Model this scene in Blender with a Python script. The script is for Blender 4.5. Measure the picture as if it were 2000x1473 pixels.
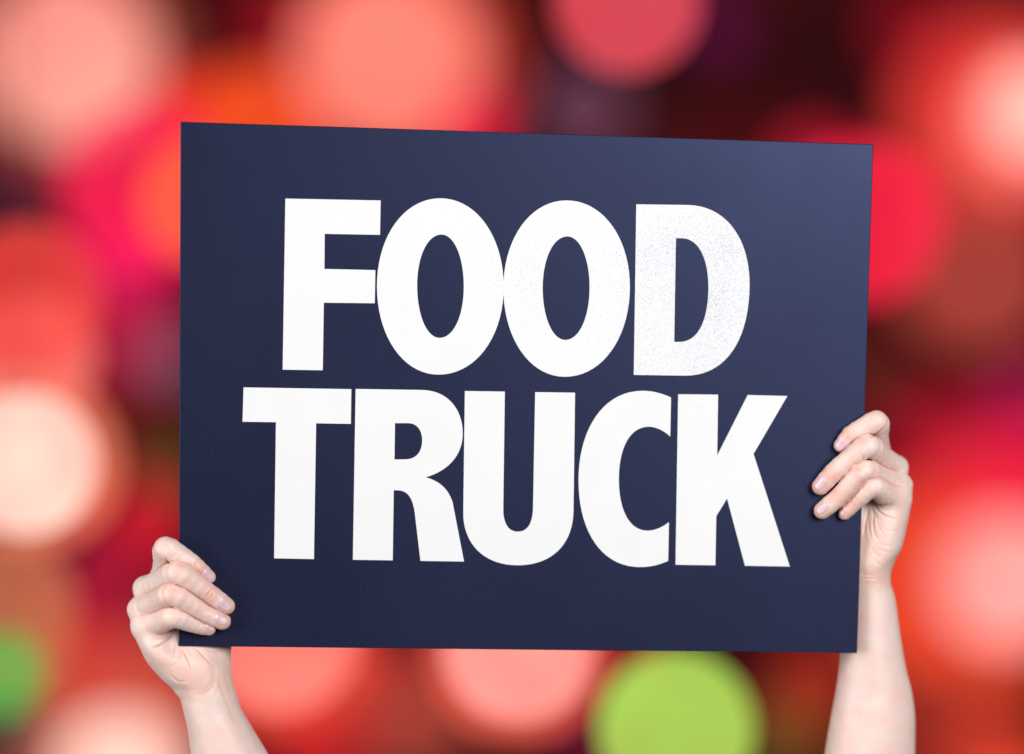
import bpy, bmesh, math, random
import numpy as np
from mathutils import Vector, Matrix
from mathutils.geometry import tessellate_polygon

for o in list(bpy.data.objects):
    bpy.data.objects.remove(o, do_unlink=True)
scene = bpy.context.scene
C = scene.collection
random.seed(7)
rng = np.random.default_rng(11)

# ------------------------------------------------------------------ camera
CAM_Z = 1.90            # the sign is held overhead, camera level with it
CAM_D = 2.00            # metres from lens to sign
LENS = 100.0
FPX = 5555.6            # lens / 36 mm sensor * 2000 px of the photograph
cam_data = bpy.data.cameras.new('camera')
cam = bpy.data.objects.new('camera', cam_data)
C.objects.link(cam)
cam.location = (0, -CAM_D, CAM_Z)
cam.rotation_euler = (math.radians(90), 0, 0)
cam_data.lens = LENS
cam_data.sensor_width = 36.0
cam_data.clip_end = 100
cam_data.dof.use_dof = True
cam_data.dof.focus_distance = CAM_D - 0.008
cam_data.dof.aperture_fstop = 1.2
cam_data.dof.aperture_blades = 0
scene.camera = cam

# ------------------------------------------------------------------ light
world = bpy.data.worlds.new('World')
scene.world = world
world.use_nodes = True
bg = world.node_tree.nodes['Background']
bg.inputs['Color'].default_value = (1.0, 0.97, 0.95, 1)
bg.inputs['Strength'].default_value = 0.05

def softbox(name, loc, target, size, power, color=(1, 1, 1)):
    d = bpy.data.lights.new(name, 'AREA')
    d.shape = 'RECTANGLE'
    d.size, d.size_y = size
    d.energy = power
    d.color = color
    o = bpy.data.objects.new(name, d)
    C.objects.link(o)
    o.location = loc
    v = Vector(target) - Vector(loc)
    o.rotation_euler = v.to_track_quat('-Z', 'Y').to_euler()
    return o

softbox('key_softbox', (0.92, -1.78, 2.42), (0.05, 0, 1.90), (0.9, 0.9), 47.5, (1, 1, 1))
softbox('fill_softbox', (-2.0, -1.15, 2.0), (-0.1, 0, 1.85), (1.2, 1.4), 45, (1, 1, 1))

vs = scene.view_settings
vs.view_transform = 'Standard'
vs.look = 'None'
vs.exposure = 0
vs.gamma = 1
vs.use_curve_mapping = False
scene.render.engine = 'CYCLES'
scene.cycles.use_denoising = True
scene.cycles.transparent_max_bounces = 32
try:
    scene.cycles.denoiser = 'OPENIMAGEDENOISE'
except Exception:
    pass

# ------------------------------------------------------------------ helpers
def lin(c):
    c = c / 255.0
    return c / 12.92 if c <= 0.04045 else ((c + 0.055) / 1.055) ** 2.4

def rgb(r, g, b):
    return (lin(r), lin(g), lin(b), 1.0)

def tag(o, label=None, cat=None, group=None, kind=None):
    if label: o['label'] = label
    if cat: o['category'] = cat
    if group: o['group'] = group
    if kind: o['kind'] = kind
    return o

def mesh_obj(name, verts, faces, mat, parent=None, smooth=False):
    me = bpy.data.meshes.new(name)
    me.from_pydata([tuple(v) for v in verts], [], [tuple(f) for f in faces])
    me.update()
    if smooth:
        me.polygons.foreach_set('use_smooth', [True] * len(me.polygons))
    if mat: me.materials.append(mat)
    o = bpy.data.objects.new(name, me)
    C.objects.link(o)
    if parent: o.parent = parent
    return o

def new_mat(name):
    m = bpy.data.materials.new(name)
    m.use_nodes = True
    nt = m.node_tree
    return m, nt, nt.nodes['Principled BSDF'], nt.nodes['Material Output']

def node(nt, kind, **props):
    n = nt.nodes.new(kind)
    for k, v in props.items():
        setattr(n, k, v)
    return n

# ------------------------------------------------------------------ materials
def card_material():
    m, nt, p, out = new_mat('navy_card')
    tc = node(nt, 'ShaderNodeTexCoord')
    n1 = node(nt, 'ShaderNodeTexNoise'); n1.inputs['Scale'].default_value = 1000; n1.inputs['Detail'].default_value = 3
    n2 = node(nt, 'ShaderNodeTexNoise'); n2.inputs['Scale'].default_value = 9; n2.inputs['Detail'].default_value = 4
    for n in (n1, n2): nt.links.new(tc.outputs['Object'], n.inputs['Vector'])
    r1 = node(nt, 'ShaderNodeValToRGB')
    r1.color_ramp.elements[0].position = 0.30; r1.color_ramp.elements[0].color = (0.0005, 0.0008, 0.006, 1)
    r1.color_ramp.elements[1].position = 0.74; r1.color_ramp.elements[1].color = (0.0138, 0.0155, 0.046, 1)
    nt.links.new(n1.outputs['Fac'], r1.inputs['Fac'])
    mx = node(nt, 'ShaderNodeMix', data_type='RGBA', blend_type='MULTIPLY')
    mx.inputs['Factor'].default_value = 0.30
    nt.links.new(r1.outputs['Color'], mx.inputs['A'])
    nt.links.new(n2.outputs['Fac'], mx.inputs['B'])
    nt.links.new(mx.outputs['Result'], p.inputs['Base Color'])
    rr = node(nt, 'ShaderNodeMapRange'); rr.inputs['From Min'].default_value = 0.3; rr.inputs['From Max'].default_value = 0.7
    rr.inputs['To Min'].default_value = 0.43; rr.inputs['To Max'].default_value = 0.50          # uneven handling sheen
    nt.links.new(n2.outputs['Fac'], rr.inputs['Value'])
    nt.links.new(rr.outputs['Result'], p.inputs['Roughness'])
    p.inputs['Specular IOR Level'].default_value = 0.54
    p.inputs['Specular Tint'].default_value = (0.42, 0.50, 1.0, 1)
    b = node(nt, 'ShaderNodeBump'); b.inputs['Strength'].default_value = 0.10; b.inputs['Distance'].default_value = 0.0003
    nt.links.new(n1.outputs['Fac'], b.inputs['Height'])
    nt.links.new(b.outputs['Normal'], p.inputs['Normal'])
    return m

def print_material():
    """white screen-printed ink, worn into fine specks mostly over the D and the top of the last letters"""
    m, nt, p, out = new_mat('white_ink')
    tc = node(nt, 'ShaderNodeTexCoord')
    n1 = node(nt, 'ShaderNodeTexNoise'); n1.inputs['Scale'].default_value = 1400; n1.inputs['Detail'].default_value = 2
    n2 = node(nt, 'ShaderNodeTexNoise'); n2.inputs['Scale'].default_value = 26; n2.inputs['Detail'].default_value = 3
    for n in (n1, n2): nt.links.new(tc.outputs['Object'], n.inputs['Vector'])
    def patch(cx, cz, radius):
        d = node(nt, 'ShaderNodeVectorMath', operation='DISTANCE')
        d.inputs[1].default_value = (cx, 0, cz)
        nt.links.new(tc.outputs['Object'], d.inputs[0])
        r = node(nt, 'ShaderNodeMapRange', interpolation_type='SMOOTHSTEP')
        r.inputs['From Min'].default_value = 0.0; r.inputs['From Max'].default_value = radius
        r.inputs['To Min'].default_value = 1.0; r.inputs['To Max'].default_value = 0.0
        nt.links.new(d.outputs['Value'], r.inputs['Value'])
        return r.outputs['Result']
    def math_node(op, a, b):
        n = node(nt, 'ShaderNodeMath', operation=op)
        for i, v in enumerate((a, b)):
            if isinstance(v, (int, float)): n.inputs[i].default_value = v
            else: nt.links.new(v, n.inputs[i])
        return n.outputs[0]
    w = math_node('MAXIMUM', patch(0.125, 0.080, 0.19), math_node('MULTIPLY', patch(0.020, 0.085, 0.12), 0.75))
    w = math_node('MAXIMUM', w, math_node('MULTIPLY', patch(0.135, -0.015, 0.080), 0.55))
    w = math_node('MULTIPLY', w, math_node('ADD', n2.outputs['Fac'], 0.42))
    thr = math_node('SUBTRACT', 0.72, math_node('MULTIPLY', w, 0.23))
    diff = math_node('SUBTRACT', n1.outputs['Fac'], thr)
    mr = node(nt, 'ShaderNodeMapRange'); mr.inputs['From Min'].default_value = 0.0; mr.inputs['From Max'].default_value = 0.15
    nt.links.new(diff, mr.inputs['Value'])
    mx = node(nt, 'ShaderNodeMix', data_type='RGBA')
    ink_var = node(nt, 'ShaderNodeMix', data_type='RGBA')
    ink_var.inputs['A'].default_value = (0.725, 0.725, 0.73, 1); ink_var.inputs['B'].default_value = (0.76, 0.76, 0.76, 1)
    nt.links.new(n2.outputs['Fac'], ink_var.inputs['Factor'])
    nt.links.new(ink_var.outputs['Result'], mx.inputs['A'])
    mx.inputs['B'].default_value = (0.45, 0.46, 0.55, 1)
    nt.links.new(mr.outputs['Result'], mx.inputs['Factor'])
    nt.links.new(mx.outputs['Result'], p.inputs['Base Color'])
    p.inputs['Roughness'].default_value = 0.62
    p.inputs['Specular IOR Level'].default_value = 0.25
    return m

def skin_material():
    m, nt, p, out = new_mat('skin')
    tc = node(nt, 'ShaderNodeTexCoord')
    at = node(nt, 'ShaderNodeAttribute', attribute_name='flush_shade')
    n1 = node(nt, 'ShaderNodeTexNoise'); n1.inputs['Scale'].default_value = 55; n1.inputs['Detail'].default_value = 5
    n2 = node(nt, 'ShaderNodeTexNoise'); n2.inputs['Scale'].default_value = 1500; n2.inputs['Detail'].default_value = 3
    v2 = node(nt, 'ShaderNodeTexVoronoi', feature='DISTANCE_TO_EDGE'); v2.inputs['Scale'].default_value = 900
    n3 = node(nt, 'ShaderNodeTexNoise'); n3.inputs['Scale'].default_value = 180; n3.inputs['Detail'].default_value = 4
    for n in (n1, n2, v2, n3): nt.links.new(tc.outputs['Object'], n.inputs['Vector'])
    m1 = node(nt, 'ShaderNodeMix', data_type='RGBA')
    m1.inputs['A'].default_value = SKIN_A
    m1.inputs['B'].default_value = SKIN_B
    r = node(nt, 'ShaderNodeMapRange'); r.inputs['From Min'].default_value = 0.35; r.inputs['From Max'].default_value = 0.68
    nt.links.new(n1.outputs['Fac'], r.inputs['Value'])
    nt.links.new(r.outputs['Result'], m1.inputs['Factor'])
    m2 = node(nt, 'ShaderNodeMix', data_type='RGBA')
    m2.inputs['B'].default_value = SKIN_FLUSH_SHADE
    nt.links.new(m1.outputs['Result'], m2.inputs['A'])
    f = node(nt, 'ShaderNodeMath', operation='MULTIPLY'); 
    nt.links.new(at.outputs['Fac'], f.inputs[0])
    g = node(nt, 'ShaderNodeMapRange'); g.inputs['From Min'].default_value = 0.3; g.inputs['From Max'].default_value = 0.7
    g.inputs['To Min'].default_value = 0.6; g.inputs['To Max'].default_value = 1.1
    nt.links.new(n3.outputs['Fac'], g.inputs['Value'])
    nt.links.new(g.outputs['Result'], f.inputs[1])
    nt.links.new(f.outputs[0], m2.inputs['Factor'])
    nt.links.new(m2.outputs['Result'], p.inputs['Base Color'])
    p.inputs['Subsurface Weight'].default_value = 0.5
    p.inputs['Subsurface Radius'].default_value = (1.0, 0.36, 0.22)
    p.inputs['Subsurface Scale'].default_value = 0.0036
    p.inputs['Roughness'].default_value = 0.46
    p.inputs['Specular IOR Level'].default_value = 0.50
    b1 = node(nt, 'ShaderNodeBump'); b1.inputs['Strength'].default_value = 0.3; b1.inputs['Distance'].default_value = 0.0005
    nt.links.new(v2.outputs['Distance'], b1.inputs['Height'])
    b2 = node(nt, 'ShaderNodeBump'); b2.inputs['Strength'].default_value = 0.32; b2.inputs['Distance'].default_value = 0.0012
    nt.links.new(n3.outputs['Fac'], b2.inputs['Height'])
    nt.links.new(b1.outputs['Normal'], b2.inputs['Normal'])
    nt.links.new(b2.outputs['Normal'], p.inputs['Normal'])
    return m

SKIN_A = (0.82, 0.655, 0.60, 1)
SKIN_B = (0.83, 0.565, 0.495, 1)
SKIN_FLUSH_SHADE = (0.76, 0.33, 0.24, 1)  # fingertip and knuckle flush, also the shade painted into skin folds

def nail_material():
    m, nt, p, out = new_mat('fingernail')
    tc = node(nt, 'ShaderNodeTexCoord')
    n1 = node(nt, 'ShaderNodeTexNoise'); n1.inputs['Scale'].default_value = 160
    nt.links.new(tc.outputs['Object'], n1.inputs['Vector'])
    at = node(nt, 'ShaderNodeAttribute', attribute_name='tip')
    m1 = node(nt, 'ShaderNodeMix', data_type='RGBA')
    m1.inputs['A'].default_value = (0.70, 0.44, 0.49, 1); m1.inputs['B'].default_value = (0.76, 0.54, 0.58, 1)
    nt.links.new(n1.outputs['Fac'], m1.inputs['Factor'])
    m2 = node(nt, 'ShaderNodeMix', data_type='RGBA')
    m2.inputs['B'].default_value = (0.85, 0.76, 0.72, 1)
    nt.links.new(at.outputs['Fac'], m2.inputs['Factor'])
    nt.links.new(m1.outputs['Result'], m2.inputs['A'])
    nt.links.new(m2.outputs['Result'], p.inputs['Base Color'])
    p.inputs['Roughness'].default_value = 0.28
    p.inputs['Subsurface Weight'].default_value = 0.15
    p.inputs['Subsurface Scale'].default_value = 0.002
    return m

def plain(name, col, rough=0.6, metal=0.0):
    m, nt, p, out = new_mat(name)
    tc = node(nt, 'ShaderNodeTexCoord')
    n1 = node(nt, 'ShaderNodeTexNoise'); n1.inputs['Scale'].default_value = 40
    nt.links.new(tc.outputs['Object'], n1.inputs['Vector'])
    mx = node(nt, 'ShaderNodeMix', data_type='RGBA')
    mx.inputs['A'].default_value = (col[0], col[1], col[2], 1)
    mx.inputs['B'].default_value = (col[0] * .7, col[1] * .7, col[2] * .7, 1)
    nt.links.new(n1.outputs['Fac'], mx.inputs['Factor'])
    nt.links.new(mx.outputs['Result'], p.inputs['Base Color'])
    p.inputs['Roughness'].default_value = rough
    p.inputs['Metallic'].default_value = metal
    return m

def glow_material(col, gain, seed):
    """thin glowing glass: lights behind shine through, so overlapping globes add up"""
    m = bpy.data.materials.new('lit_globe')
    m.use_nodes = True
    nt = m.node_tree
    nt.nodes.remove(nt.nodes['Principled BSDF'])
    tc = nt.nodes.new('ShaderNodeTexCoord')
    mp = nt.nodes.new('ShaderNodeMapping'); mp.inputs['Location'].default_value = (seed * 3.7, seed * 1.3, seed * 2.1)
    nt.links.new(tc.outputs['Generated'], mp.inputs['Vector'])
    ns = nt.nodes.new('ShaderNodeTexNoise'); ns.inputs['Scale'].default_value = 1.6; ns.inputs['Detail'].default_value = 1
    nt.links.new(mp.outputs['Vector'], ns.inputs['Vector'])
    mx = nt.nodes.new('ShaderNodeMix'); mx.data_type = 'RGBA'
    c = rgb(*col)
    mx.inputs['A'].default_value = (c[0] * .96, c[1] * .80, c[2] * .82, 1)      # uneven glass
    mx.inputs['B'].default_value = (c[0] * 1.03, c[1] * 1.22, c[2] * 1.20, 1)
    r = nt.nodes.new('ShaderNodeMapRange'); r.inputs['From Min'].default_value = .3; r.inputs['From Max'].default_value = .7
    nt.links.new(ns.outputs['Fac'], r.inputs['Value']); nt.links.new(r.outputs['Result'], mx.inputs['Factor'])
    e = nt.nodes.new('ShaderNodeEmission')
    nt.links.new(mx.outputs['Result'], e.inputs['Color'])
    e.inputs['Strength'].default_value = gain
    tr = nt.nodes.new('ShaderNodeBsdfTransparent')
    ms = nt.nodes.new('ShaderNodeMixShader'); ms.inputs['Fac'].default_value = GLOBE_OPACITY
    nt.links.new(tr.outputs[0], ms.inputs[1]); nt.links.new(e.outputs[0], ms.inputs[2])
    nt.links.new(ms.outputs[0], nt.nodes['Material Output'].inputs['Surface'])
    return m
GLOBE_OPACITY = 0.46

def wall_material():
    m, nt, p, out = new_mat('maroon_wall')
    tc = node(nt, 'ShaderNodeTexCoord')
    n1 = node(nt, 'ShaderNodeTexNoise'); n1.inputs['Scale'].default_value = 1.1; n1.inputs['Detail'].default_value = 2
    nt.links.new(tc.outputs['Object'], n1.inputs['Vector'])
    r1 = node(nt, 'ShaderNodeValToRGB')
    r1.color_ramp.elements[0].position = 0.35; r1.color_ramp.elements[0].color = (0.014, 0.009, 0.020, 1)
    r1.color_ramp.elements[1].position = 0.65; r1.color_ramp.elements[1].color = (0.26, 0.024, 0.036, 1)
    nt.links.new(n1.outputs['Fac'], r1.inputs['Fac'])
    nt.links.new(r1.outputs['Color'], p.inputs['Base Color'])
    p.inputs['Roughness'].default_value = 0.9
    return m

# ------------------------------------------------------------------ wall far behind
WALL_Y = 7.6
mesh_wall = mesh_obj('wall', [(-4, WALL_Y, -0.5), (4, WALL_Y, -0.5), (4, WALL_Y, 4.6), (-4, WALL_Y, 4.6),
                              (-4, WALL_Y + .1, -0.5), (4, WALL_Y + .1, -0.5), (4, WALL_Y + .1, 4.6), (-4, WALL_Y + .1, 4.6)],
                     [(0, 1, 2, 3), (5, 4, 7, 6), (4, 0, 3, 7), (1, 5, 6, 2), (3, 2, 6, 7), (4, 5, 1, 0)], wall_material())
tag(mesh_wall, 'dark maroon wall far behind the sign and the blurred lights', 'wall', kind='structure')

# ------------------------------------------------------------------ the sign
CARD_T = 0.0025
def rot(a, b, c):
    return Matrix.Rotation(c, 3, 'Z') @ Matrix.Rotation(a, 3, 'X') @ Matrix.Rotation(b, 3, 'Y')
CARD_R = rot(math.radians(3.0), math.radians(1.03), math.radians(3.0))
CARD_O = Vector((0.0096, 0.0, CAM_Z - 0.0114))
sign = bpy.data.objects.new('sign', None)
C.objects.link(sign)
sign.empty_display_size = 0.05
sign.matrix_world = Matrix.Translation(CARD_O) @ CARD_R.to_4x4()
tag(sign, 'dark navy card sign printed FOOD TRUCK in bold white capitals, held up by two hands', 'sign')

card_mat = card_material()
CORNERS = [(-244.3, 184.8), (241.7, 179.9), (239.9, -181.0), (-240.2, -182.1)]   # mm, hand-cut, a touch off square
def make_card():
    bm = bmesh.new()
    fr = [bm.verts.new((x / 1000, 0, z / 1000)) for x, z in CORNERS]
    bk = [bm.verts.new((x / 1000, CARD_T, z / 1000)) for x, z in CORNERS]
    bm.faces.new(fr[::-1]); bm.faces.new(bk)
    for i in range(4):
        j = (i + 1) % 4
        bm.faces.new((fr[i], fr[j], bk[j], bk[i]))
    bmesh.ops.recalc_face_normals(bm, faces=bm.faces)
    bmesh.ops.bevel(bm, geom=list(bm.edges), offset=0.0005, segments=2, profile=0.5, affect='EDGES')
    me = bpy.data.meshes.new('card'); bm.to_mesh(me); bm.free()
    me.materials.append(card_mat)
    o = bpy.data.objects.new('card', me); C.objects.link(o); o.parent = sign
    return o
make_card()

LETTERS = [
    ('F', ["-170.7,133 -104.3,133.1 -104.3,109.1 -142.9,109 -142.7,84.5 -107.1,84.4 -107.1,61.2 -142.7,60.9 -142.6,13.6 -170.6,13.5"]),
    ('O', ["-62.6,135.5 c-37.4,136 c-17.7,109.8 -17,74.4 c-16.3,39.3 c-35.4,12.5 -61.5,12 c-86.1,11.5 c-105.2,37.9 -105.8,73.3 c-106.4,108.2 c-87.9,135 -62.6,135.5", "-61.4,110.2 c-52.4,110.4 c-45.4,94.8 -45,74 c-44.6,53.5 c-51.5,38 -61.2,37.8 c-70.2,37.6 c-77.3,53.3 -77.7,74.3 c-78.1,94.6 c-71.1,110 -61.4,110.2"]),
    ('O', ["25.9,135.9 c51.3,136.4 c71,110.8 71.8,76.3 c72.6,40.2 c53.5,12.5 27.4,12.1 c2.7,11.6 c-16.4,38.1 -17.2,73.5 c-17.9,108.6 c0.6,135.4 25.9,135.9", "27,110.7 c35.9,110.9 c43,95.6 43.4,75.2 c43.9,54.2 c36.9,38.2 27.2,38 c18.1,37.8 c10.9,53.4 10.4,74.1 c10,94.8 c17.1,110.5 27,110.7"]),
    ('D', ["75,134.2 111.4,134.5 c139.8,134.6 c156.3,109.7 156.4,77.9 c156.7,41 c141.8,14.9 112.3,14.4 76,14.3", "103.5,111 108,111.1 c120.1,111 c127,96 127.3,76.4 c127.7,53.6 c120.9,38.3 107.7,38.1 104,38.1"]),
    ('T', ["-197.7,0.6 -122.4,0.7 -122.3,-23.7 -146.6,-23.7 -146.5,-119.3 -174.4,-119.2 -174.7,-23.4 -198,-23.5"]),
    ('R', ["-119.4,0.9 -72.1,1 c-54,0.6 c-43.9,-12.8 -43.7,-29.5 c-43.6,-44.1 c-52.9,-55.4 -69.1,-60.4 c-58.8,-63.1 c-53.1,-68.6 -49.9,-77.6 -41,-119.5 -71.7,-119.5 -76.4,-85.1 c-78.2,-75 c-81.3,-70 -88.9,-69.9 -91.4,-69.9 -91.2,-119.4 -119.2,-119.4", "-91.4,-22.6 -82.2,-22.5 c-75.7,-22.5 c-72.3,-27.4 -72.1,-34.5 c-72,-42.6 c-76.2,-47.9 -83.8,-48 -91.3,-48.2"]),
    ('U', ["-42.8,0.8 -14.7,0.9 -14.1,-82.2 c-13.9,-92 c-10.1,-97.9 -3.6,-97.8 c3.4,-97.7 c6.9,-91.7 6.9,-80.8 6.7,0.9 34.8,1 35.5,-82.5 c35.7,-106.5 c20.8,-121.2 -3.1,-121.6 c-27,-121.9 c-42.1,-106.9 -42.2,-84.5"]),
    ('C', ["102.7,-1.2 c96.3,1.6 c89.7,3.3 82.6,3.2 c53.9,2.7 c37.8,-26 38.6,-60.7 c39.4,-97.7 c56.7,-122 83.4,-121.6 c91.5,-121.5 c98,-119.5 103.4,-116.9 103.3,-89.4 c99,-93 c93.7,-95.6 88.2,-95.7 c75.1,-95.9 c67.6,-80.9 67.1,-59.7 c66.6,-37.5 c74,-22.4 87.3,-22.1 c93,-22 c98.5,-25 102.8,-28.8"]),
    ('K', ["107.7,1.2 136,1.4 136.4,-41.7 157,1.5 185.2,1.3 162.2,-40.1 190.1,-119.7 158.1,-119.6 144.2,-72 136.8,-84.6 137,-119.6 108.7,-119.6"]),
]
def bezier(p0, p1, p2, p3, n=18):
    out = []
    for i in range(1, n + 1):
        t = i / n; q = 1 - t
        out.append((q**3 * p0[0] + 3*q*q*t * p1[0] + 3*q*t*t * p2[0] + t**3 * p3[0],
                    q**3 * p0[1] + 3*q*q*t * p1[1] + 3*q*t*t * p2[1] + t**3 * p3[1]))
    return out
def outline(text):
    pts, pend = [], []
    for tok in text.split():
        ctl = tok[0] == 'c'
        q = tuple(float(v) for v in tok.lstrip('c').split(','))
        if ctl: pend.append(q)
        elif pend:
            pts += bezier(pts[-1], pend[0], pend[1], q); pend = []
        else: pts.append(q)
    if pend: pts += bezier(pts[-1], pend[0], pend[1], pts[0])
    if abs(pts[0][0] - pts[-1][0]) + abs(pts[0][1] - pts[-1][1]) < 0.05: pts.pop()
    return pts
ink = print_material()
for i, (ch, paths) in enumerate(LETTERS):
    loops = [outline(p) for p in paths]
    top, base = -0.00018 - 0.00002 * (i % 2), 0.00005          # ink stands a hair proud of the card
    flat = [q for l in loops for q in l]
    n = len(flat)
    verts = [(x / 1000, top, z / 1000) for x, z in flat] + [(x / 1000, base, z / 1000) for x, z in flat]
    tris = tessellate_polygon([[Vector((x, z, 0)) for x, z in l] for l in loops])
    faces = [tuple(t) for t in tris]
    off = 0
    for l in loops:
        m = len(l)
        for k in range(m):
            a, b = off + k, off + (k + 1) % m
            faces.append((a, b, n + b, n + a))
        off += m
    o = mesh_obj('letter', verts, faces, ink, sign)
    bm = bmesh.new(); bm.from_mesh(o.data); bmesh.ops.recalc_face_normals(bm, faces=bm.faces)
    if sum(f.normal.y for f in bm.faces) > 0: bmesh.ops.reverse_faces(bm, faces=bm.faces)
    bm.to_mesh(o.data); bm.free()
    o['label'] = 'bold white printed letter ' + ch

# ------------------------------------------------------------------ glowing globes, far out of focus
cord_mat = plain('black_cord', (0.012, 0.010, 0.010), 0.7)
cap_mat = plain('dark_cap', (0.03, 0.02, 0.02), 0.5)
def uv_ball(nu=32, nv=16):
    v, f = [(0, 0, 1)], []
    for j in range(1, nv):
        t = math.pi * j / nv
        for i in range(nu):
            a = 2 * math.pi * i / nu
            v.append((math.sin(t) * math.cos(a), math.sin(t) * math.sin(a), math.cos(t)))
    v.append((0, 0, -1)); last = len(v) - 1
    for i in range(nu):
        f.append((0, 1 + i, 1 + (i + 1) % nu))
        f.append((last, last - nu + (i + 1) % nu, last - nu + i))
    for j in range(nv - 2):
        for i in range(nu):
            a, b = 1 + j * nu + i, 1 + j * nu + (i + 1) % nu
            f.append((a, a + nu, b + nu, b))
    return v, f
BALL = uv_ball()
def tube(r0, r1, z0, z1, n=12):
    v = [(r0 * math.cos(2*math.pi*i/n), r0 * math.sin(2*math.pi*i/n), z0) for i in range(n)]
    v += [(r1 * math.cos(2*math.pi*i/n), r1 * math.sin(2*math.pi*i/n), z1) for i in range(n)]
    f = [(i, (i+1) % n, n + (i+1) % n, n + i) for i in range(n)] + [tuple(range(n))[::-1], tuple(range(n, 2*n))]
    return v, f
CORD_TOP = 4.4
def globe_light(u, v, r, col, gain, dist, label):
    """u, v, r: where and how big it stands in the photograph; dist: metres from the lens"""
    m = dist / FPX
    x, y, z = (u - 1000) * m, dist - CAM_D, CAM_Z + (736.5 - v) * m
    R = r * m
    t = bpy.data.objects.new('globe_light', None); C.objects.link(t)
    t.location = (x, y, z - R); t.empty_display_size = 0.05
    tag(t, label, 'light', 'glowing out-of-focus lights behind the sign')
    g = mesh_obj('globe', [(p[0]*R, p[1]*R, R + p[2]*R) for p in BALL[0]], BALL[1], glow_material(col, gain * 1.36, (u * .37 + v * .11) % 7), t, True)
    vv, ff = tube(R * .09, R * .06, 2*R - R*.03, 2*R + R*.08)
    mesh_obj('cap', vv, ff, cap_mat, t, True)
    vv, ff = tube(.0005, .0005, 2*R + R*.07, max(CORD_TOP - z + R, 2*R + .3), 8)
    mesh_obj('cord', vv, ff, cord_mat, t, True)
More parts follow.
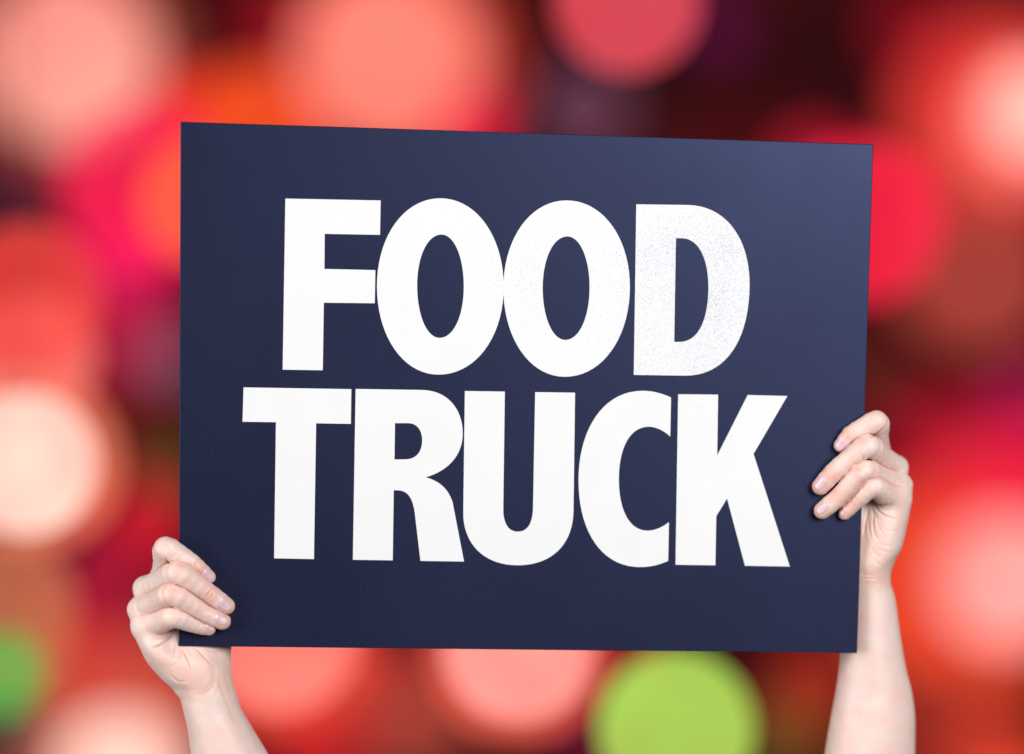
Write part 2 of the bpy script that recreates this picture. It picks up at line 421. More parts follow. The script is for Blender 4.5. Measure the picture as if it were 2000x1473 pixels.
LIGHTS = [  # includes added globes: halos behind pale lights, dim filler for gap colours
    (130, 110, 170, (247, 156, 142), 1.05, 7.6, 'large soft coral light high above the sign corner nearest the F'),
    (760, 110, 175, (246, 132, 116), 1.10, 7.6, 'large soft salmon light above the first O of the sign'),
    (1225, 0, 142, (222, 76, 88), 1.0, 3.15, 'rosy red round light above the D, crisper than its neighbours'),
    (2020, 215, 90, (250, 184, 170), 1.3, 7.8, 'pale pink light beyond the sign corner above the D'),
    (1950, 225, 200, (238, 62, 56), .95, 8.8, 'added red halo globe right behind the pale pink light beyond the D'),
    (1680, 435, 160, (242, 36, 66), 1.0, 3.7, 'crimson light half covered by the sign edge beside the D'),
    (1905, 540, 150, (168, 64, 54), 1.0, 7.6, 'dull brick light between the crimson one and the fist by the K'),
    (1965, 1135, 130, (248, 168, 162), 1.1, 7.4, 'large pale pink light beside the forearm under the K'),
    (1880, 1140, 225, (241, 76, 46), 1.0, 8.6, 'orange red light spreading behind the forearm under the K'),
    (2010, 940, 100, (236, 30, 66), 1.0, 8.0, 'crimson light beside the fist that grips the K side'),
    (2020, 800, 90, (178, 26, 76), .9, 8.4, 'magenta light a little above the crimson one by the K side fist'),
    (1820, 1420, 110, (150, 44, 36), .9, 8.2, 'added dim brick red filler light low beside the forearm under the K'),
    (1950, 1500, 100, (222, 66, 44), 1.0, 8.0, 'orange red light lowest of those beside the K forearm'),
    (1320, 1424, 151, (174, 214, 90), 1.0, 2.95, 'bright lime green light below the sign under the C'),
    (1012, 1262, 146, (248, 158, 148), 1.0, 2.9, 'coral round light cut by the sign bottom below the U'),
    (545, 1240, 155, (246, 130, 118), 1.0, 3.2, 'salmon light below the sign next to the wrist under the T'),
    (800, 1400, 120, (160, 62, 50), 1.0, 7.6, 'dull brown red light between the two coral lights under the sign'),
    (620, 1460, 95, (196, 32, 36), 1.0, 7.8, 'deep red light below the salmon one under the T'),
    (235, 1515, 125, (252, 200, 184), 1.15, 6.0, 'pale peach light lowest beside the forearm under the T'),
    (200, 1430, 190, (225, 92, 70), .8, 8.6, 'added dusky orange halo globe behind the pale peach one'),
    (0, 1318, 88, (62, 160, 66), 1.05, 3.25, 'green light beyond the fist that grips the T side'),
    (-10, 1200, 158, (186, 98, 72), 1.0, 3.4, 'tan orange light between the green one and the cream one'),
    (48, 905, 140, (254, 216, 200), 1.0, 2.95, 'bright cream round light beside the sign, left of the T'),
    (55, 580, 145, (224, 66, 62), 1.0, 3.2, 'red round light just above the cream one'),
    (60, 700, 125, (243, 112, 102), 1.0, 3.5, 'coral light tucked between the red one and the cream one'),
    (285, 370, 165, (238, 30, 78), 1.0, 4.2, 'hot pink light beside the sign near the F'),
    (250, 490, 95, (220, 24, 90), 1.0, 7.2, 'magenta light just under the hot pink one'),
    (400, 395, 125, (247, 92, 56), 1.0, 3.5, 'orange light half covered by the sign edge near the F'),
    (490, 260, 135, (248, 80, 36), 1.0, 5.6, 'vivid orange light rising over the top edge of the sign above the F'),
    (918, 250, 70, (226, 30, 70), 1.05, 6.4, 'crimson light peeking over the sign top between the two Os'),
    (520, 50, 70, (140, 18, 32), 1.0, 7.6, 'dark red light between the coral and the salmon lights'),
    (1140, 215, 90, (112, 66, 88), .8, 7.8, 'dusky mauve light below the rosy red one above the D'),
    (1400, 60, 50, (110, 20, 80), .8, 8.6, 'added dim purple filler light beside the rosy red one'),
    (1790, 50, 90, (140, 16, 30), .9, 8.8, 'added dim dark red filler light in the gap above the sign corner by the D'),
    (1800, 850, 90, (120, 14, 30), .9, 8.4, 'added dim crimson filler light behind the fist by the K'),
    (1590, 1340, 80, (170, 48, 30), .9, 8.0, 'rust light between the lime one and the K forearm'),
    (1530, 1440, 70, (120, 90, 36), .8, 8.2, 'added dim olive filler light beside the lime one'),
    (335, 700, 55, (138, 92, 116), .9, 7.6, 'small mauve grey light peeking out beside the T side edge'),
    (345, 915, 45, (70, 86, 34), .9, 7.6, 'added small dim green filler light peeking out above the fist by the T'),
    (200, 700, 110, (140, 24, 40), .8, 8.8, 'dark red light behind the coral and mauve ones'),
    (290, 1020, 90, (206, 30, 44), .9, 8.2, 'red light beside the sign just above the fist by the T'),
    (200, 1130, 90, (164, 22, 58), .9, 8.6, 'wine red light beside the fist by the T'),
    (0, 380, 60, (86, 44, 66), .8, 8.8, 'added dim plum filler light below the large coral one'),
    (1130, 1440, 70, (112, 20, 48), .9, 8.4, 'added dim wine filler light between the coral one and the lime one'),
    (1230, 1250, 70, (165, 26, 40), .9, 8.4, 'added dim red filler light tucked above the lime one'),
    (320, 1300, 100, (190, 60, 56), .8, 8.8, 'dull red light behind the wrist under the T'),
    (60, 905, 172, (242, 120, 92), .9, 3.5, 'added orange halo globe right behind the bright cream one'),
    (150, 120, 215, (176, 74, 58), .9, 8.8, 'added dusky red halo globe right behind the large soft coral one'),
    (2010, 240, 130, (246, 120, 108), 1.0, 8.3, 'added coral halo globe between the pale pink one and the red one beyond the D'),
    (345, 200, 60, (238, 30, 34), 1.0, 6.8, 'pure red light at the sign corner nearest the F'),
    (40, 1425, 60, (58, 76, 70), 1.0, 5.0, 'dark teal light under the green one'),
    (790, 130, 225, (196, 56, 46), .9, 8.8, 'added brick red halo globe right behind the large salmon one'),
    (600, 40, 60, (205, 30, 36), .9, 8.0, 'small red light at the rim of the salmon one above the first O'),
    (1700, 740, 70, (98, 38, 30), .9, 8.0, 'added dim brown filler light beside the sign edge above the fist by the K'),
    (1880, 960, 90, (222, 44, 48), .9, 8.3, 'red light between the crimson one and the pale pink one by the forearm'),
    (270, 860, 70, (90, 34, 24), .9, 8.2, 'added dim brown filler light between the cream one and the sign'),
    (1012, 1275, 172, (240, 92, 74), .9, 3.4, 'added orange halo globe right behind the coral one below the U'),
    (545, 1255, 185, (220, 64, 52), .95, 3.6, 'added red halo globe right behind the salmon one under the T'),
    (1590, 330, 90, (170, 24, 44), .9, 5.0, 'dark red light peeking over the sign top at the corner by the D'),
    (45, 1265, 75, (150, 124, 62), .9, 4.6, 'added dim olive filler light at the rim of the tan orange one'),
    (240, 620, 110, (176, 26, 60), .9, 8.2, 'added wine pink filler light between the red round one and the sign edge'),
    (130, 330, 90, (150, 44, 52), .8, 8.6, 'added dusky rose filler light between the large coral one and the red round one'),
    (1850, 880, 110, (214, 30, 54), .9, 8.5, 'added soft crimson filler light behind the knuckles of the fist by the K'),
    (150, 1260, 90, (200, 36, 44), .9, 8.4, 'added soft red filler light between the tan orange one and the wrist under the T'),
    (720, 1330, 90, (214, 44, 44), .9, 8.4, 'added soft red filler light in the gap between the two coral lights under the sign'),
]
for a in LIGHTS: globe_light(*a)

# ------------------------------------------------------------------ hands: one continuous skin each, grown from a distance field
CARD_N = np.array(CARD_R @ Vector((0, 1, 0)))
CARD_P = np.array(CARD_O) * 1000.0
CARD_M = np.array([list(r) for r in CARD_R])
def spot(u, v, d):
    """measured in photo pixels (0.36 mm each at the sign); d = distance in front of the card. Returns mm."""
    rx, rz = (u - 1000) / FPX, (736.5 - v) / FPX
    ray = np.array([rx, 1.0, rz]); cam0 = np.array([0, -CAM_D, CAM_Z]) * 1000
    t = ((CARD_P - cam0) @ CARD_N) / (ray @ CARD_N)
    t -= d * 0.36
    return cam0 + ray * t
PX = 0.36
def smin(a, b, k):
    h = np.maximum(k - np.abs(a - b), 0.0) / k
    return np.minimum(a, b) - h * h * k * 0.25
def cone(P, a, b, ra, rb):
    ab = b - a; L2 = float(ab @ ab)
    w = P - a
    t = np.clip((w @ ab) / L2, 0, 1)
    q = w - t[:, None] * ab
    return np.sqrt((q * q).sum(1)) - (ra + t * (rb - ra))
def catmull(xs, ys, xq):
    xs, ys = np.asarray(xs, float), np.asarray(ys, float)
    m = np.gradient(ys, xs)
    i = np.clip(np.searchsorted(xs, xq) - 1, 0, len(xs) - 2)
    h = xs[i+1] - xs[i]; t = np.clip((xq - xs[i]) / h, 0, 1)
    return ((2*t**3 - 3*t**2 + 1) * ys[i] + (t**3 - 2*t**2 + t) * h * m[i]
            + (-2*t**3 + 3*t**2) * ys[i+1] + (t**3 - t**2) * h * m[i+1])
class Loft:
    """limb whose cross-section is an ellipse: rows (v, left, right, depth, half depth)"""
    def __init__(s, rows):
        z, xl, xr, yc, b = [], [], [], [], []
        for v, l, r, d, h in rows:
            pl, pr = spot(l, v, d), spot(r, v, d)
            z.append(pl[2]); xl.append(pl[0]); xr.append(pr[0]); yc.append((pl[1] + pr[1]) / 2); b.append(h * PX)
        o = np.argsort(z); z = np.array(z)[o]
        s.zq = np.linspace(z[0], z[-1], 400)
        s.xc = catmull(z, (np.array(xl)[o] + np.array(xr)[o]) / 2, s.zq)
        s.a = catmull(z, (np.array(xr)[o] - np.array(xl)[o]) / 2, s.zq)
        s.yc = catmull(z, np.array(yc)[o], s.zq); s.b = catmull(z, np.array(b)[o], s.zq)
    def __call__(s, P):
        z = np.clip(P[:, 2], s.zq[0], s.zq[-1])
        i = (z - s.zq[0]) / (s.zq[1] - s.zq[0])
        ix = np.arange(len(s.zq))
        xc, a, yc, b = (np.interp(i, ix, q) for q in (s.xc, s.a, s.yc, s.b))
        dx, dy = P[:, 0] - xc, P[:, 1] - yc
        over = np.abs(P[:, 2] - z)
        k0 = np.sqrt((dx/a)**2 + (dy/b)**2 + 1e-9); k1 = np.sqrt((dx/a**2)**2 + (dy/b**2)**2 + 1e-12)
        d = np.where(k0 < 0.2, (k0 - 1) * np.minimum(a, b), k0 * (k0 - 1) / k1)
        return np.where(over > 0, np.sqrt(np.maximum(d, 0)**2 + over**2) + np.minimum(d, 0) * 0, d)

class Hand:
    def __init__(s, spec):
        s.spec = spec
        s.lofts = [(Loft(r), k) for r, k in spec['lofts']]
        s.bones = [[(spot(*n[:3]), n[3] * PX) for n in b] for b in spec['bones']]
        s.fingers = []
        for f in spec['fingers']:
            A = np.array([list(spot(*n[:3])) + [n[3] * PX] for n in f])
            tt = np.concatenate([[0], np.cumsum(np.linalg.norm(np.diff(A[:, :3], axis=0), axis=1))])
            tq = np.linspace(0, tt[-1], 15)
            B = np.stack([catmull(tt, A[:, c], tq) for c in range(4)], 1)      # bends rounded like flesh over a joint
            s.fingers.append([(b[:3], b[3]) for b in B])
    def chain(s, P, nodes, k):
        lo = np.min([p - r for p, r in nodes], 0); hi = np.max([p + r for p, r in nodes], 0)
        q = np.maximum(np.maximum(lo - P, P - hi), 0)
        far = np.sqrt((q * q).sum(1))
        out = far + 0.5
        near = np.where(far < 8.0)[0]          # cheap bound away from the limb
        if len(near):
            Q = P[near]; d = None
            for (a, ra), (b, rb) in zip(nodes, nodes[1:]):
                c = cone(Q, a, b, ra, rb)
                d = c if d is None else smin(d, c, k)
            out[near] = d
        return out
    def finger(s, P, i):
        return s.chain(P, s.fingers[i], 0.6)
    def card(s, P):
        L = (P - CARD_P) @ CARD_M
        cx, cz = -0.5, 0.4
        x0 = np.interp(L[:, 2], [-182, 184], [-240.2, -244.3]); x1 = np.interp(L[:, 2], [-181, 180], [239.9, 241.7])
        z0 = np.interp(L[:, 0], [-240, 240], [-182.1, -181.0])
        dx = np.maximum(x0 - L[:, 0], L[:, 0] - x1); dz = np.maximum(z0 - L[:, 2], L[:, 2] - 190)
        dy = np.maximum(-L[:, 1] - 0.12, L[:, 1] - CARD_T * 1000 - 0.12)
        q = np.stack([dx, dy, dz], 1)
        return np.sqrt((np.maximum(q, 0)**2).sum(1)) + np.minimum(q.max(1), 0)
    def __call__(s, P):
        body = None
        for l, k in s.lofts:
            d = l(P); body = d if body is None else smin(body, d, k)
        for b in s.bones:
            body = smin(body, s.chain(P, b, 3.0), 7.0)
        fing = None
        for i in range(len(s.fingers)):
            d = s.finger(P, i)
            fing = d if fing is None else smin(fing, d, 0.4)
        d = smin(fing, body, 3.6)
        return np.maximum(d, -s.card(P))
    def bounds(s):
        pts = []
        for l, k in s.lofts:
            for sx in (-1, 1):
                pts.append(np.stack([l.xc + sx*l.a, l.yc - l.b, l.zq], 1)); pts.append(np.stack([l.xc + sx*l.a, l.yc + l.b, l.zq], 1))
        for b in s.bones + s.fingers:
            for p, r in b: pts.append(np.array([p - r, p + r]))
        A = np.concatenate(pts)
        return A.min(0) - 4, A.max(0) + 4

def polygonise(F, lo, hi, h):
    """surface nets on a sparse grid, then snapped onto the field"""
    B = 8
    n = np.ceil((hi - lo) / (h * B)).astype(int) * B + 1
    bl = (n - 1) // B
    gx, gy, gz = np.meshgrid(*[np.arange(k) for k in bl], indexing='ij')
    blocks = np.stack([gx.ravel(), gy.ravel(), gz.ravel()], 1)
    cen = lo + (blocks * B + B / 2) * h
    dc = np.concatenate([F(c) for c in np.array_split(cen, max(1, len(cen) // 200000))])
    V = np.empty(tuple(n), np.float32)
    sgn = np.where(dc.reshape(tuple(bl)) > 0, 50.0, -50.0).astype(np.float32)
    V[:-1, :-1, :-1] = np.repeat(np.repeat(np.repeat(sgn, B, 0), B, 1), B, 2)
    V[-1], V[:, -1], V[:, :, -1] = 50, 50, 50
    act = blocks[np.abs(dc) < h * B * 1.25]
    k = np.arange(B + 1)
    off = np.stack([q.ravel() for q in np.meshgrid(k, k, k, indexing='ij')], 1)
    for part in np.array_split(act, max(1, len(act) // 400)):
        idx = (part[:, None, :] * B + off[None]).reshape(-1, 3)
        V[idx[:, 0], idx[:, 1], idx[:, 2]] = F(lo + idx * h)
    S = V < 0
    c = S[:-1, :-1, :-1].astype(np.int8)
    tot = sum(S[i:S.shape[0]-1+i, j:S.shape[1]-1+j, l:S.shape[2]-1+l].astype(np.int8) for i in (0, 1) for j in (0, 1) for l in (0, 1))
    cells = np.argwhere((tot > 0) & (tot < 8))
    vid = -np.ones(tot.shape, np.int32); vid[tuple(cells.T)] = np.arange(len(cells))
    acc = np.zeros((len(cells), 3)); cnt = np.zeros(len(cells))
    corners = [(i, j, l) for i in (0, 1) for j in (0, 1) for l in (0, 1)]
    for a in corners:
        for ax in range(3):
            if a[ax]: continue
            b = list(a); b[ax] = 1
            va = V[cells[:, 0]+a[0], cells[:, 1]+a[1], cells[:, 2]+a[2]]; vb = V[cells[:, 0]+b[0], cells[:, 1]+b[1], cells[:, 2]+b[2]]
            m = (va < 0) != (vb < 0)
            t = np.where(m, va / np.where(m, va - vb, 1), 0)
            q = np.tile(np.array(a, float), (len(cells), 1)); q[:, ax] += t
            acc[m] += q[m]; cnt[m] += 1
    verts = lo + (cells + acc / cnt[:, None]) * h
    quads = []
    for ax in range(3):
        b, c2 = (ax + 1) % 3, (ax + 2) % 3
        sl0 = [slice(1, -1)] * 3; sl1 = [slice(1, -1)] * 3
        sl0[ax] = slice(0, -1); sl1[ax] = slice(1, None)
        A, Bq = S[tuple(sl0)], S[tuple(sl1)]
        e = np.argwhere(A != Bq)
        base = e.copy(); base[:, b] += 1; base[:, c2] += 1
        inside = A[tuple(e.T)]
        def at(db, dc_):
            q = base.copy(); q[:, b] += db; q[:, c2] += dc_
            return vid[tuple(q.T)]
        Q = np.stack([at(-1, -1), at(0, -1), at(0, 0), at(-1, 0)], 1)
        Q[~inside] = Q[~inside][:, ::-1]
        quads.append(Q)
    quads = np.concatenate(quads)
    quads = quads[(quads >= 0).all(1)]
    return verts, quads

def gradient(F, P, e=0.25):
    return np.stack([F(P + d) - F(P - d) for d in np.eye(3) * e], 1) / (2 * e)

def photo_uv(P):
    t = P[:, 1] + CAM_D * 1000
    return np.stack([1000 + P[:, 0] / t * FPX, 736.5 - (P[:, 2] - CAM_Z * 1000) / t * FPX], 1)

def grow_hand(spec, skin, nail):
    H = Hand(spec)
    lo, hi = H.bounds()
    h = 0.60
    V, Q = polygonise(H, lo, hi, h)
    for _ in range(2):
        g = gradient(H, V); f = H(V)
        V = V - np.clip(f / np.maximum((g * g).sum(1), 0.3), -0.4, 0.4)[:, None] * g
    # relax a little along the mesh so the folds are skin, not a CSG seam
    def relax(V, times, amt):
        for _ in range(times):
            ia = Q[:, [0, 1, 2, 3, 1, 2, 3, 0]].ravel(); ib = Q[:, [1, 2, 3, 0, 0, 1, 2, 3]].ravel()
            c = np.bincount(ia, minlength=len(V))
            s = np.stack([np.bincount(ia, V[ib, k], minlength=len(V)) for k in range(3)], 1)
            V = V * (1 - amt) + amt * s / np.maximum(c, 1)[:, None]
        return V
    V = relax(V, 1, 0.35)
    g = gradient(H, V, 0.6)
    N = g / np.maximum(np.linalg.norm(g, axis=1), 1e-6)[:, None]
    uv = photo_uv(V)
    disp = np.zeros(len(V)); crease = np.zeros(len(V))
    face = np.clip(-N[:, 1] * 2.5 + 0.2, 0, 1)
    for depth, width, line in spec['creases']:
        pts = np.array(line, float)
        # smooth the polyline
        tt = np.arange(len(pts)); tq = np.linspace(0, len(pts) - 1, 8 * (len(pts) - 1) + 1)
        pq = np.stack([catmull(tt, pts[:, 0], tq), catmull(tt, pts[:, 1], tq)], 1) if len(pts) > 2 else np.stack([np.interp(tq, tt, pts[:, i]) for i in (0, 1)], 1)
        near = np.where((uv[:, 0] > pq[:, 0].min() - 4*width) & (uv[:, 0] < pq[:, 0].max() + 4*width) & (uv[:, 1] > pq[:, 1].min() - 4*width) & (uv[:, 1] < pq[:, 1].max() + 4*width))[0]
        if not len(near): continue
        best = np.full(len(near), 1e9); bt = np.zeros(len(near))
        for j in range(len(pq) - 1):
            a, b = pq[j], pq[j+1]; ab = b - a
            w = uv[near] - a
            t = np.clip((w @ ab) / max(ab @ ab, 1e-9), 0, 1)
            dd = np.hypot(*(w - t[:, None] * ab).T)
            m = dd < best
            best[m] = dd[m]; bt[m] = (j + t[m]) / (len(pq) - 1)
        taper = np.clip(np.minimum(bt, 1 - bt) * 4 + 0.15, 0, 1)
        gsn = np.exp(-(best / width)**2) * taper * face[near]
        lip = np.exp(-((best - 2.2*width) / (1.1*width))**2) * taper * face[near]
        disp[near] += (-gsn + 0.10 * lip) * depth * PX
        if depth > 0: crease[near] = np.maximum(crease[near], gsn * min(1, depth / 2.2))
    # fingers pressed together: a fold follows the seam between neighbours
    D4 = np.sort(np.stack([H.finger(V, i) for i in range(4)], 1), 1)
    seam = np.exp(-((D4[:, 1] - D4[:, 0]) / 0.8)**2) * np.clip((3.0 - D4[:, 1]) / 1.5, 0, 1)
    disp -= 0.8 * seam
    crease = np.maximum(crease, seam)
    V = V + N * disp[:, None]
    flush_shade = np.zeros(len(V))
    for (u, v, d, r, w) in spec['flush_shade']:
        c = spot(u, v, d)
        flush_shade = np.maximum(flush_shade, w * np.exp(-((V - c)**2).sum(1) / (r * PX)**2))
    flush_shade = np.clip(np.maximum(flush_shade, crease * 0.75), 0, 1)  # shade of creases and finger seams painted into the skin colour
    origin = spot(*spec['origin'])
    me = bpy.data.meshes.new('arm')
    W = (V - origin) / 1000.0
    me.vertices.add(len(W)); me.vertices.foreach_set('co', W.astype(np.float32).ravel())
    me.loops.add(len(Q) * 4); me.loops.foreach_set('vertex_index', Q.astype(np.int32).ravel())
    me.polygons.add(len(Q)); me.polygons.foreach_set('loop_start', np.arange(0, len(Q) * 4, 4, dtype=np.int32))
    me.update(calc_edges=True); me.validate()
    me.polygons.foreach_set('use_smooth', np.ones(len(me.polygons), bool))
    at = me.attributes.new('flush_shade', 'FLOAT', 'POINT'); at.data.foreach_set('value', flush_shade.astype(np.float32))
    me.materials.append(skin)
    o = bpy.data.objects.new('arm', me); C.objects.link(o)
    o.location = origin / 1000.0
    tag(o, spec['label'], 'arm', 'arms holding the sign')
    # fingernails: thin plates lying on the back of each fingertip
    for (fi, u, v, ax, ay, length, width, depth) in spec['nails']:
        F = lambda P: H.finger(P, fi)
        L = math.hypot(ax, ay); ax, ay = ax / L, ay / L
        ns, ntt = 13, 17
        P0, rim, tipw = [], [], []
        for j in range(ntt):
            t = -1 + 2 * j / (ntt - 1)
            wf = 1 - 0.30 * max(0, t)**4 - 0.42 * max(0, -t)**3
            for i in range(ns):
                sx = -1 + 2 * i / (ns - 1)
                bow = (0.16 if t > 0 else 0.10) * t * sx * sx
                a = (t - bow) * length / 2; b_ = sx * wf * width / 2
                P0.append(spot(u + ax * a - ay * b_, v + ay * a + ax * b_, depth))
                rim.append(max(abs(sx), -t))
                tipw.append(max(0, (t - 0.80) / 0.2))
        P0 = np.array(P0); rim = np.array(rim)
        for _ in range(8):
            g = gradient(F, P0); f = F(P0)
            P0 = P0 - (f / np.maximum((g * g).sum(1), 0.2))[:, None] * g
        g = gradient(F, P0); n = g / np.linalg.norm(g, axis=1)[:, None]
        up = P0 + n * (0.42 - 0.50 * np.clip((rim - 0.80) / 0.2, 0, 1)**2)[:, None]
        dn = P0 - n * 0.35
        vv = np.concatenate([up, dn]) ; K = ns * ntt
        vv = (vv - origin) / 1000.0
        ff = []
        for j in range(ntt - 1):
            for i in range(ns - 1):
                a = j * ns + i
                ff.append((a, a + 1, a + ns + 1, a + ns)); ff.append((K + a, K + a + ns, K + a + ns + 1, K + a + 1))
        ring = [i for i in range(ns)] + [j * ns + ns - 1 for j in range(1, ntt)] + [(ntt - 1) * ns + i for i in range(ns - 2, -1, -1)] + [j * ns for j in range(ntt - 2, 0, -1)]
        for q in range(len(ring)):
            a, b = ring[q], ring[(q + 1) % len(ring)]
            ff.append((b, a, K + a, K + b))
        nm = mesh_obj('fingernail', vv, ff, nail, o, True)
        bm = bmesh.new(); bm.from_mesh(nm.data); bmesh.ops.recalc_face_normals(bm, faces=bm.faces); bm.to_mesh(nm.data); bm.free()
        tw = nm.data.attributes.new('tip', 'FLOAT', 'POINT'); tw.data.foreach_set('value', np.array(tipw + [0] * K, np.float32))
    return o
def finger(mcp, pip, dip, tip, belly=1.04):
    m = lambda a, b, f, k: tuple(a[i] + (b[i] - a[i]) * f for i in range(3)) + ((a[3] + (b[3] - a[3]) * f) * k,)
    return [mcp, m(mcp, pip, .5, belly), pip, m(pip, dip, .5, 1.02), dip, m(dip, tip, .6, 1.02), tip]

LEFT = dict(
    label='bare forearm and hand gripping the sign beside the T, holding its lower corner',
    origin=(400, 1350, -40),
    lofts=[
        ([(1195, 335, 405, -78, 26), (1225, 315, 425, -70, 38), (1252, 300, 438, -62, 48), (1285, 292, 438, -45, 55), (1306, 303, 444, -46, 60), (1329, 322, 452, -48, 62), (1343, 341, 457, -50, 62),
          (1355, 349, 462, -50, 62), (1383, 357, 470, -52, 64), (1420, 366, 491, -54, 68), (1473, 374, 523, -58, 74),
          (1560, 395, 572, -66, 84), (1680, 432, 622, -76, 92), (1790, 480, 660, -84, 94)], 0),
        ([(1200, 266, 328, -42, 38), (1217, 266, 336, -42, 44), (1241, 268, 341, -42, 52), (1262, 274, 346, -42, 56), (1278, 282, 358, -42, 56), (1300, 299, 378, -46, 50), (1325, 328, 388, -50, 40), (1345, 352, 392, -54, 28)], 9),
        ([(1170, 310, 410, -70, 34), (1200, 300, 430, -68, 44), (1240, 298, 440, -64, 50), (1270, 305, 437, -58, 48), (1300, 322, 438, -54, 46), (1330, 345, 440, -52, 40), (1360, 372, 440, -52, 30)], 9),
    ],
    bones=[
        [(392, 1325, -60, 30), (318, 1128, -70, 23)],
        [(388, 1325, -50, 30), (284, 1149, -55, 22)],
        [(380, 1325, -45, 30), (271.5, 1190, -42, 21)],
        [(370, 1325, -42, 30), (281, 1224, -30, 22)],
        [(415, 1290, -66, 34), (424, 1215, -62, 28), (436, 1140, -42, 22), (446, 1090, -26, 17)],
    ],
    fingers=[
        finger((318, 1124, -70, 22), (327.5, 1071.5, 26, 22.5), (374, 1099, 22, 17.5), (408, 1127.5, 13.5, 13.5)),
        finger((283, 1149, -55, 22), (350, 1120, 46, 21), (405, 1157, 26, 19), (442, 1184, 17, 17)),
        finger((271.5, 1190, -42, 21), (341, 1162.5, 48, 21), (397, 1197, 25, 18.5), (434, 1213.5, 17, 17)),
        finger((280, 1224, -27, 22), (345, 1205.5, 38, 21), (388, 1222, 20, 16), (408, 1228, 14, 13.5)),
    ],
    nails=[
        (0, 403, 1126, .74, .67, 30, 22, 22), (1, 438, 1180, .78, .63, 30, 23, 34),
        (2, 431, 1208, .80, .55, 29, 22, 34), (3, 411, 1224, .85, .35, 22, 17, 26),
    ],
    flush_shade=[
        (408, 1128, 14, 26, 0.72), (392, 1113, 30, 16, 0.59), (443, 1185, 17, 26, 0.78), (412, 1160, 36, 20, 0.72), (435, 1214, 17, 26, 0.78), (405, 1200, 36, 16, 0.52), (410, 1229, 14, 22, 0.65),
        (350, 1112, 64, 14, 0.33), (338, 1158, 66, 14, 0.45), (344, 1200, 55, 14, 0.45), (322, 1062, 44, 16, 0.26),
        (375, 1330, 12, 34, 0.49), (400, 1290, -5, 26, 0.42), (335, 1300, 16, 24, 0.29),
    ],
    creases=[
        # skin folds of the palm edge under the little finger
        (4.0, 2.2, [(338, 1236), (328, 1249), (314, 1260), (297, 1267)]),
        (1.3, 1.6, [(330, 1236), (318, 1240), (304, 1240)]), (1.0, 1.5, [(327, 1246), (314, 1249), (290, 1248)]),
        (1.0, 1.6, [(344, 1240), (342, 1265), (340, 1285), (330, 1300)]), (1.2, 1.7, [(349, 1262), (354, 1276), (350, 1292), (328, 1305)]),
        (2.2, 1.9, [(354, 1264), (363, 1282), (370, 1298), (374, 1312)]), (1.8, 2.0, [(380, 1264), (392, 1276), (405, 1290), (415, 1297)]),
        (1.1, 2.2, [(400, 1266), (420, 1272), (442, 1274)]), (0.6, 3.0, [(412, 1300), (416, 1318), (410, 1338), (392, 1352)]),
        (0.8, 3.2, [(416, 1290), (420, 1312), (418, 1336), (402, 1354), (378, 1358)]),
        (0.9, 2.0, [(330, 1312), (340, 1326), (352, 1332), (366, 1330)]), (0.8, 1.8, [(338, 1322), (346, 1332), (352, 1340)]),
        (0.8, 2.6, [(424, 1320), (432, 1345), (442, 1370), (452, 1398), (462, 1416)]), (0.7, 2.4, [(436, 1310), (446, 1340), (452, 1366)]),
        # knuckle creases
        (1.5, 1.6, [(322, 1088), (328, 1098), (332, 1101)]), (1.1, 1.5, [(376, 1094), (373, 1103), (368, 1106)]), (0.8, 1.3, [(382, 1099), (378, 1108)]),
        (1.3, 1.6, [(413, 1152), (408, 1159), (403, 1167)]), (0.8, 1.3, [(418, 1156), (413, 1164), (409, 1170)]), (0.8, 1.3, [(407, 1147), (402, 1154)]),
        (0.7, 1.3, [(402, 1190), (396, 1198), (392, 1206)]), (0.7, 1.4, [(392, 1216), (388, 1226)]),
        (0.6, 1.5, [(340, 1104), (352, 1103), (362, 1108)]), (0.5, 1.5, [(330, 1148), (340, 1150), (346, 1156)]), (0.5, 1.5, [(334, 1192), (342, 1194), (348, 1200)]),
        (-0.8, 7.0, [(266, 1146), (276, 1142)]), (-0.7, 7.0, [(256, 1188), (266, 1186)]),
        (-0.7, 6.0, [(446, 1330), (458, 1368), (474, 1408), (500, 1460)]),
    ],
)
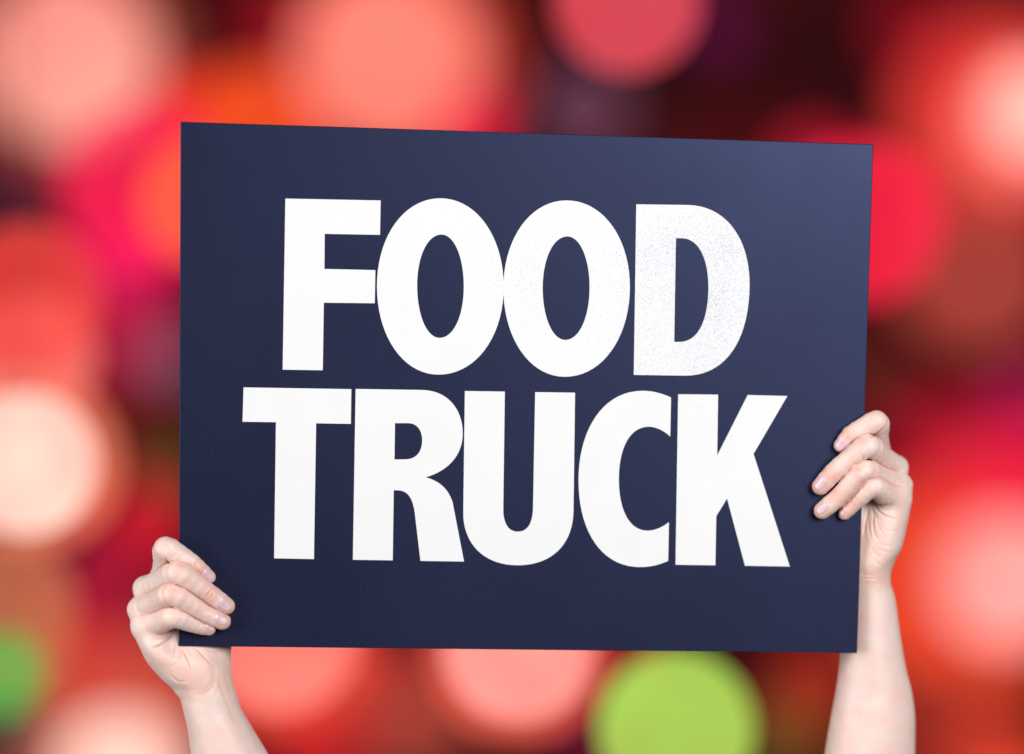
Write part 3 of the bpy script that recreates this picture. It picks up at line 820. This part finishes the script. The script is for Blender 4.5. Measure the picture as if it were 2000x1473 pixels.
RIGHT = dict(
    label='bare forearm and hand gripping the sign edge beside the K, higher than the other hand',
    origin=(1715, 1130, -40),
    lofts=[
        ([(1030, 1680, 1735, -66, 36), (1060, 1665, 1742, -66, 46), (1090, 1655, 1735, -66, 52), (1113, 1650, 1736, -68, 54), (1141, 1650, 1739, -69, 54), (1158, 1650, 1745, -70, 55), (1221, 1648, 1755, -72, 58),
          (1277, 1642, 1763.5, -74, 60), (1302, 1640, 1768, -76, 62), (1353, 1633, 1780.5, -80, 66), (1391, 1626, 1785.6, -82, 70), (1473, 1612, 1786, -86, 76),
          (1600, 1596, 1787, -92, 84), (1700, 1592, 1783, -96, 86), (1790, 1590, 1778, -98, 86)], 0),
        ([(945, 1705, 1778, -40, 36), (976, 1705, 1775, -42, 42), (1000, 1696, 1773, -44, 46), (1012, 1693, 1771.5, -45, 48), (1035, 1691, 1767, -46, 50), (1051, 1690, 1764, -47, 50), (1079, 1688, 1755, -50, 50), (1100, 1686, 1739, -54, 48), (1118, 1688, 1728, -58, 40), (1140, 1692, 1720, -62, 30)], 8),
        ([(950, 1650, 1760, -78, 42), (1000, 1630, 1765, -76, 50), (1060, 1636, 1752, -70, 52), (1100, 1648, 1730, -68, 50), (1130, 1655, 1724, -68, 44), (1160, 1664, 1720, -70, 34)], 8),
    ],
    bones=[
        [(1690, 1090, -78, 30), (1716, 885, -76, 22)],
        [(1700, 1090, -70, 30), (1751, 913, -58, 21)],
        [(1706, 1085, -66, 30), (1756, 948, -45, 21.5)],
        [(1712, 1080, -60, 30), (1754, 976, -34, 21)],
        [(1668, 1060, -66, 32), (1655, 990, -52, 26), (1640, 920, -36, 21), (1630, 870, -26, 17)],
    ],
    fingers=[
        finger((1717, 882, -76, 22), (1708.5, 824, 26, 21.5), (1661, 849, 22, 17), (1642, 870, 13.5, 13.5)),
        finger((1751, 912, -58, 21.5), (1690, 873, 46, 22), (1629, 922, 26, 19), (1603, 950, 17, 17)),
        finger((1756, 948, -45, 22), (1684, 920.5, 47, 20), (1637, 972, 25, 18), (1606.5, 997.5, 17, 17)),
        finger((1754, 976, -30, 22), (1700, 952, 38, 20), (1668, 983, 21, 15.5), (1650, 1003, 13, 13)),
    ],
    nails=[
        (0, 1643, 866, -.70, .72, 28, 20, 22), (1, 1602, 944, -.66, .75, 30, 20, 34),
        (2, 1605, 992, -.74, .67, 29, 20, 34), (3, 1644, 998, -.66, .75, 21, 15, 26),
    ],
    flush_shade=[
        (1640, 873, 14, 24, 0.72), (1656, 848, 38, 16, 0.65), (1601, 952, 17, 26, 0.78), (1618, 928, 40, 20, 0.78), (1604, 1000, 17, 26, 0.78), (1628, 968, 40, 18, 0.65), (1650, 1003, 14, 24, 0.78), (1664, 975, 36, 18, 0.65),
        (1684, 866, 64, 13, 0.52), (1674, 914, 64, 13, 0.65), (1686, 944, 55, 13, 0.72), (1712, 815, 44, 16, 0.20),
        (1705, 1035, 4, 26, 0.49), (1700, 1070, 4, 30, 0.44), (1690, 1050, -6, 26, 0.39), (1700, 1122, -14, 22, 0.45),
    ],
    creases=[
        (3.0, 1.9, [(1702, 976), (1712, 994), (1728, 1007), (1752, 1015)]), (1.8, 1.7, [(1704, 982), (1716, 987), (1736, 985)]), (1.1, 1.5, [(1712, 992), (1726, 997), (1742, 996)]),
        (2.2, 1.9, [(1702, 985), (1706, 1005), (1705, 1025), (1709, 1045), (1719, 1059)]),
        (2.0, 2.0, [(1697, 990), (1693, 1010), (1689, 1030), (1688, 1048)]),
        (1.6, 1.7, [(1708, 996), (1713, 1015), (1719, 1034), (1728, 1048)]), (1.1, 1.6, [(1718, 1010), (1721, 1024), (1726, 1036)]),
        (1.3, 1.8, [(1698, 1012), (1697, 1032), (1702, 1054)]),
        (1.1, 1.8, [(1714, 1070), (1724, 1076), (1736, 1079)]), (1.0, 1.8, [(1700, 1066), (1708, 1082), (1722, 1092)]), (0.8, 1.7, [(1712, 1060), (1728, 1066), (1742, 1066)]),
        (0.9, 1.8, [(1706, 1092), (1716, 1102), (1728, 1110)]), (1.0, 1.7, [(1684, 1121), (1696, 1124), (1708, 1123)]), (0.8, 1.6, [(1684, 1128), (1698, 1131), (1714, 1130)]),
        (0.7, 1.8, [(1724, 1034), (1742, 1038), (1756, 1036)]),
        (1.8, 1.7, [(1727, 834), (1718, 844), (1706, 852), (1698, 855)]), (1.8, 1.6, [(1688, 889), (1686, 896), (1684, 901)]),
        (1.1, 1.4, [(1624, 904), (1628, 909), (1633, 916)]), (0.8, 1.3, [(1619, 909), (1624, 915)]), (0.9, 1.4, [(1630, 960), (1636, 966), (1638, 974)]), (0.7, 1.3, [(1626, 966), (1631, 973)]),
        (0.7, 1.3, [(1650, 840), (1656, 848)]), (0.8, 1.4, [(1661, 980), (1668, 988)]),
        (0.6, 1.5, [(1672, 860), (1678, 866), (1680, 872)]), (0.6, 1.5, [(1668, 906), (1672, 914)]),
        (-0.8, 7.0, [(1768, 910), (1758, 906)]), (-0.7, 7.0, [(1775, 945), (1766, 942)]),
    ],
)
skin = skin_material()
nail = nail_material()
grow_hand(LEFT, skin, nail)
grow_hand(RIGHT, skin, nail)
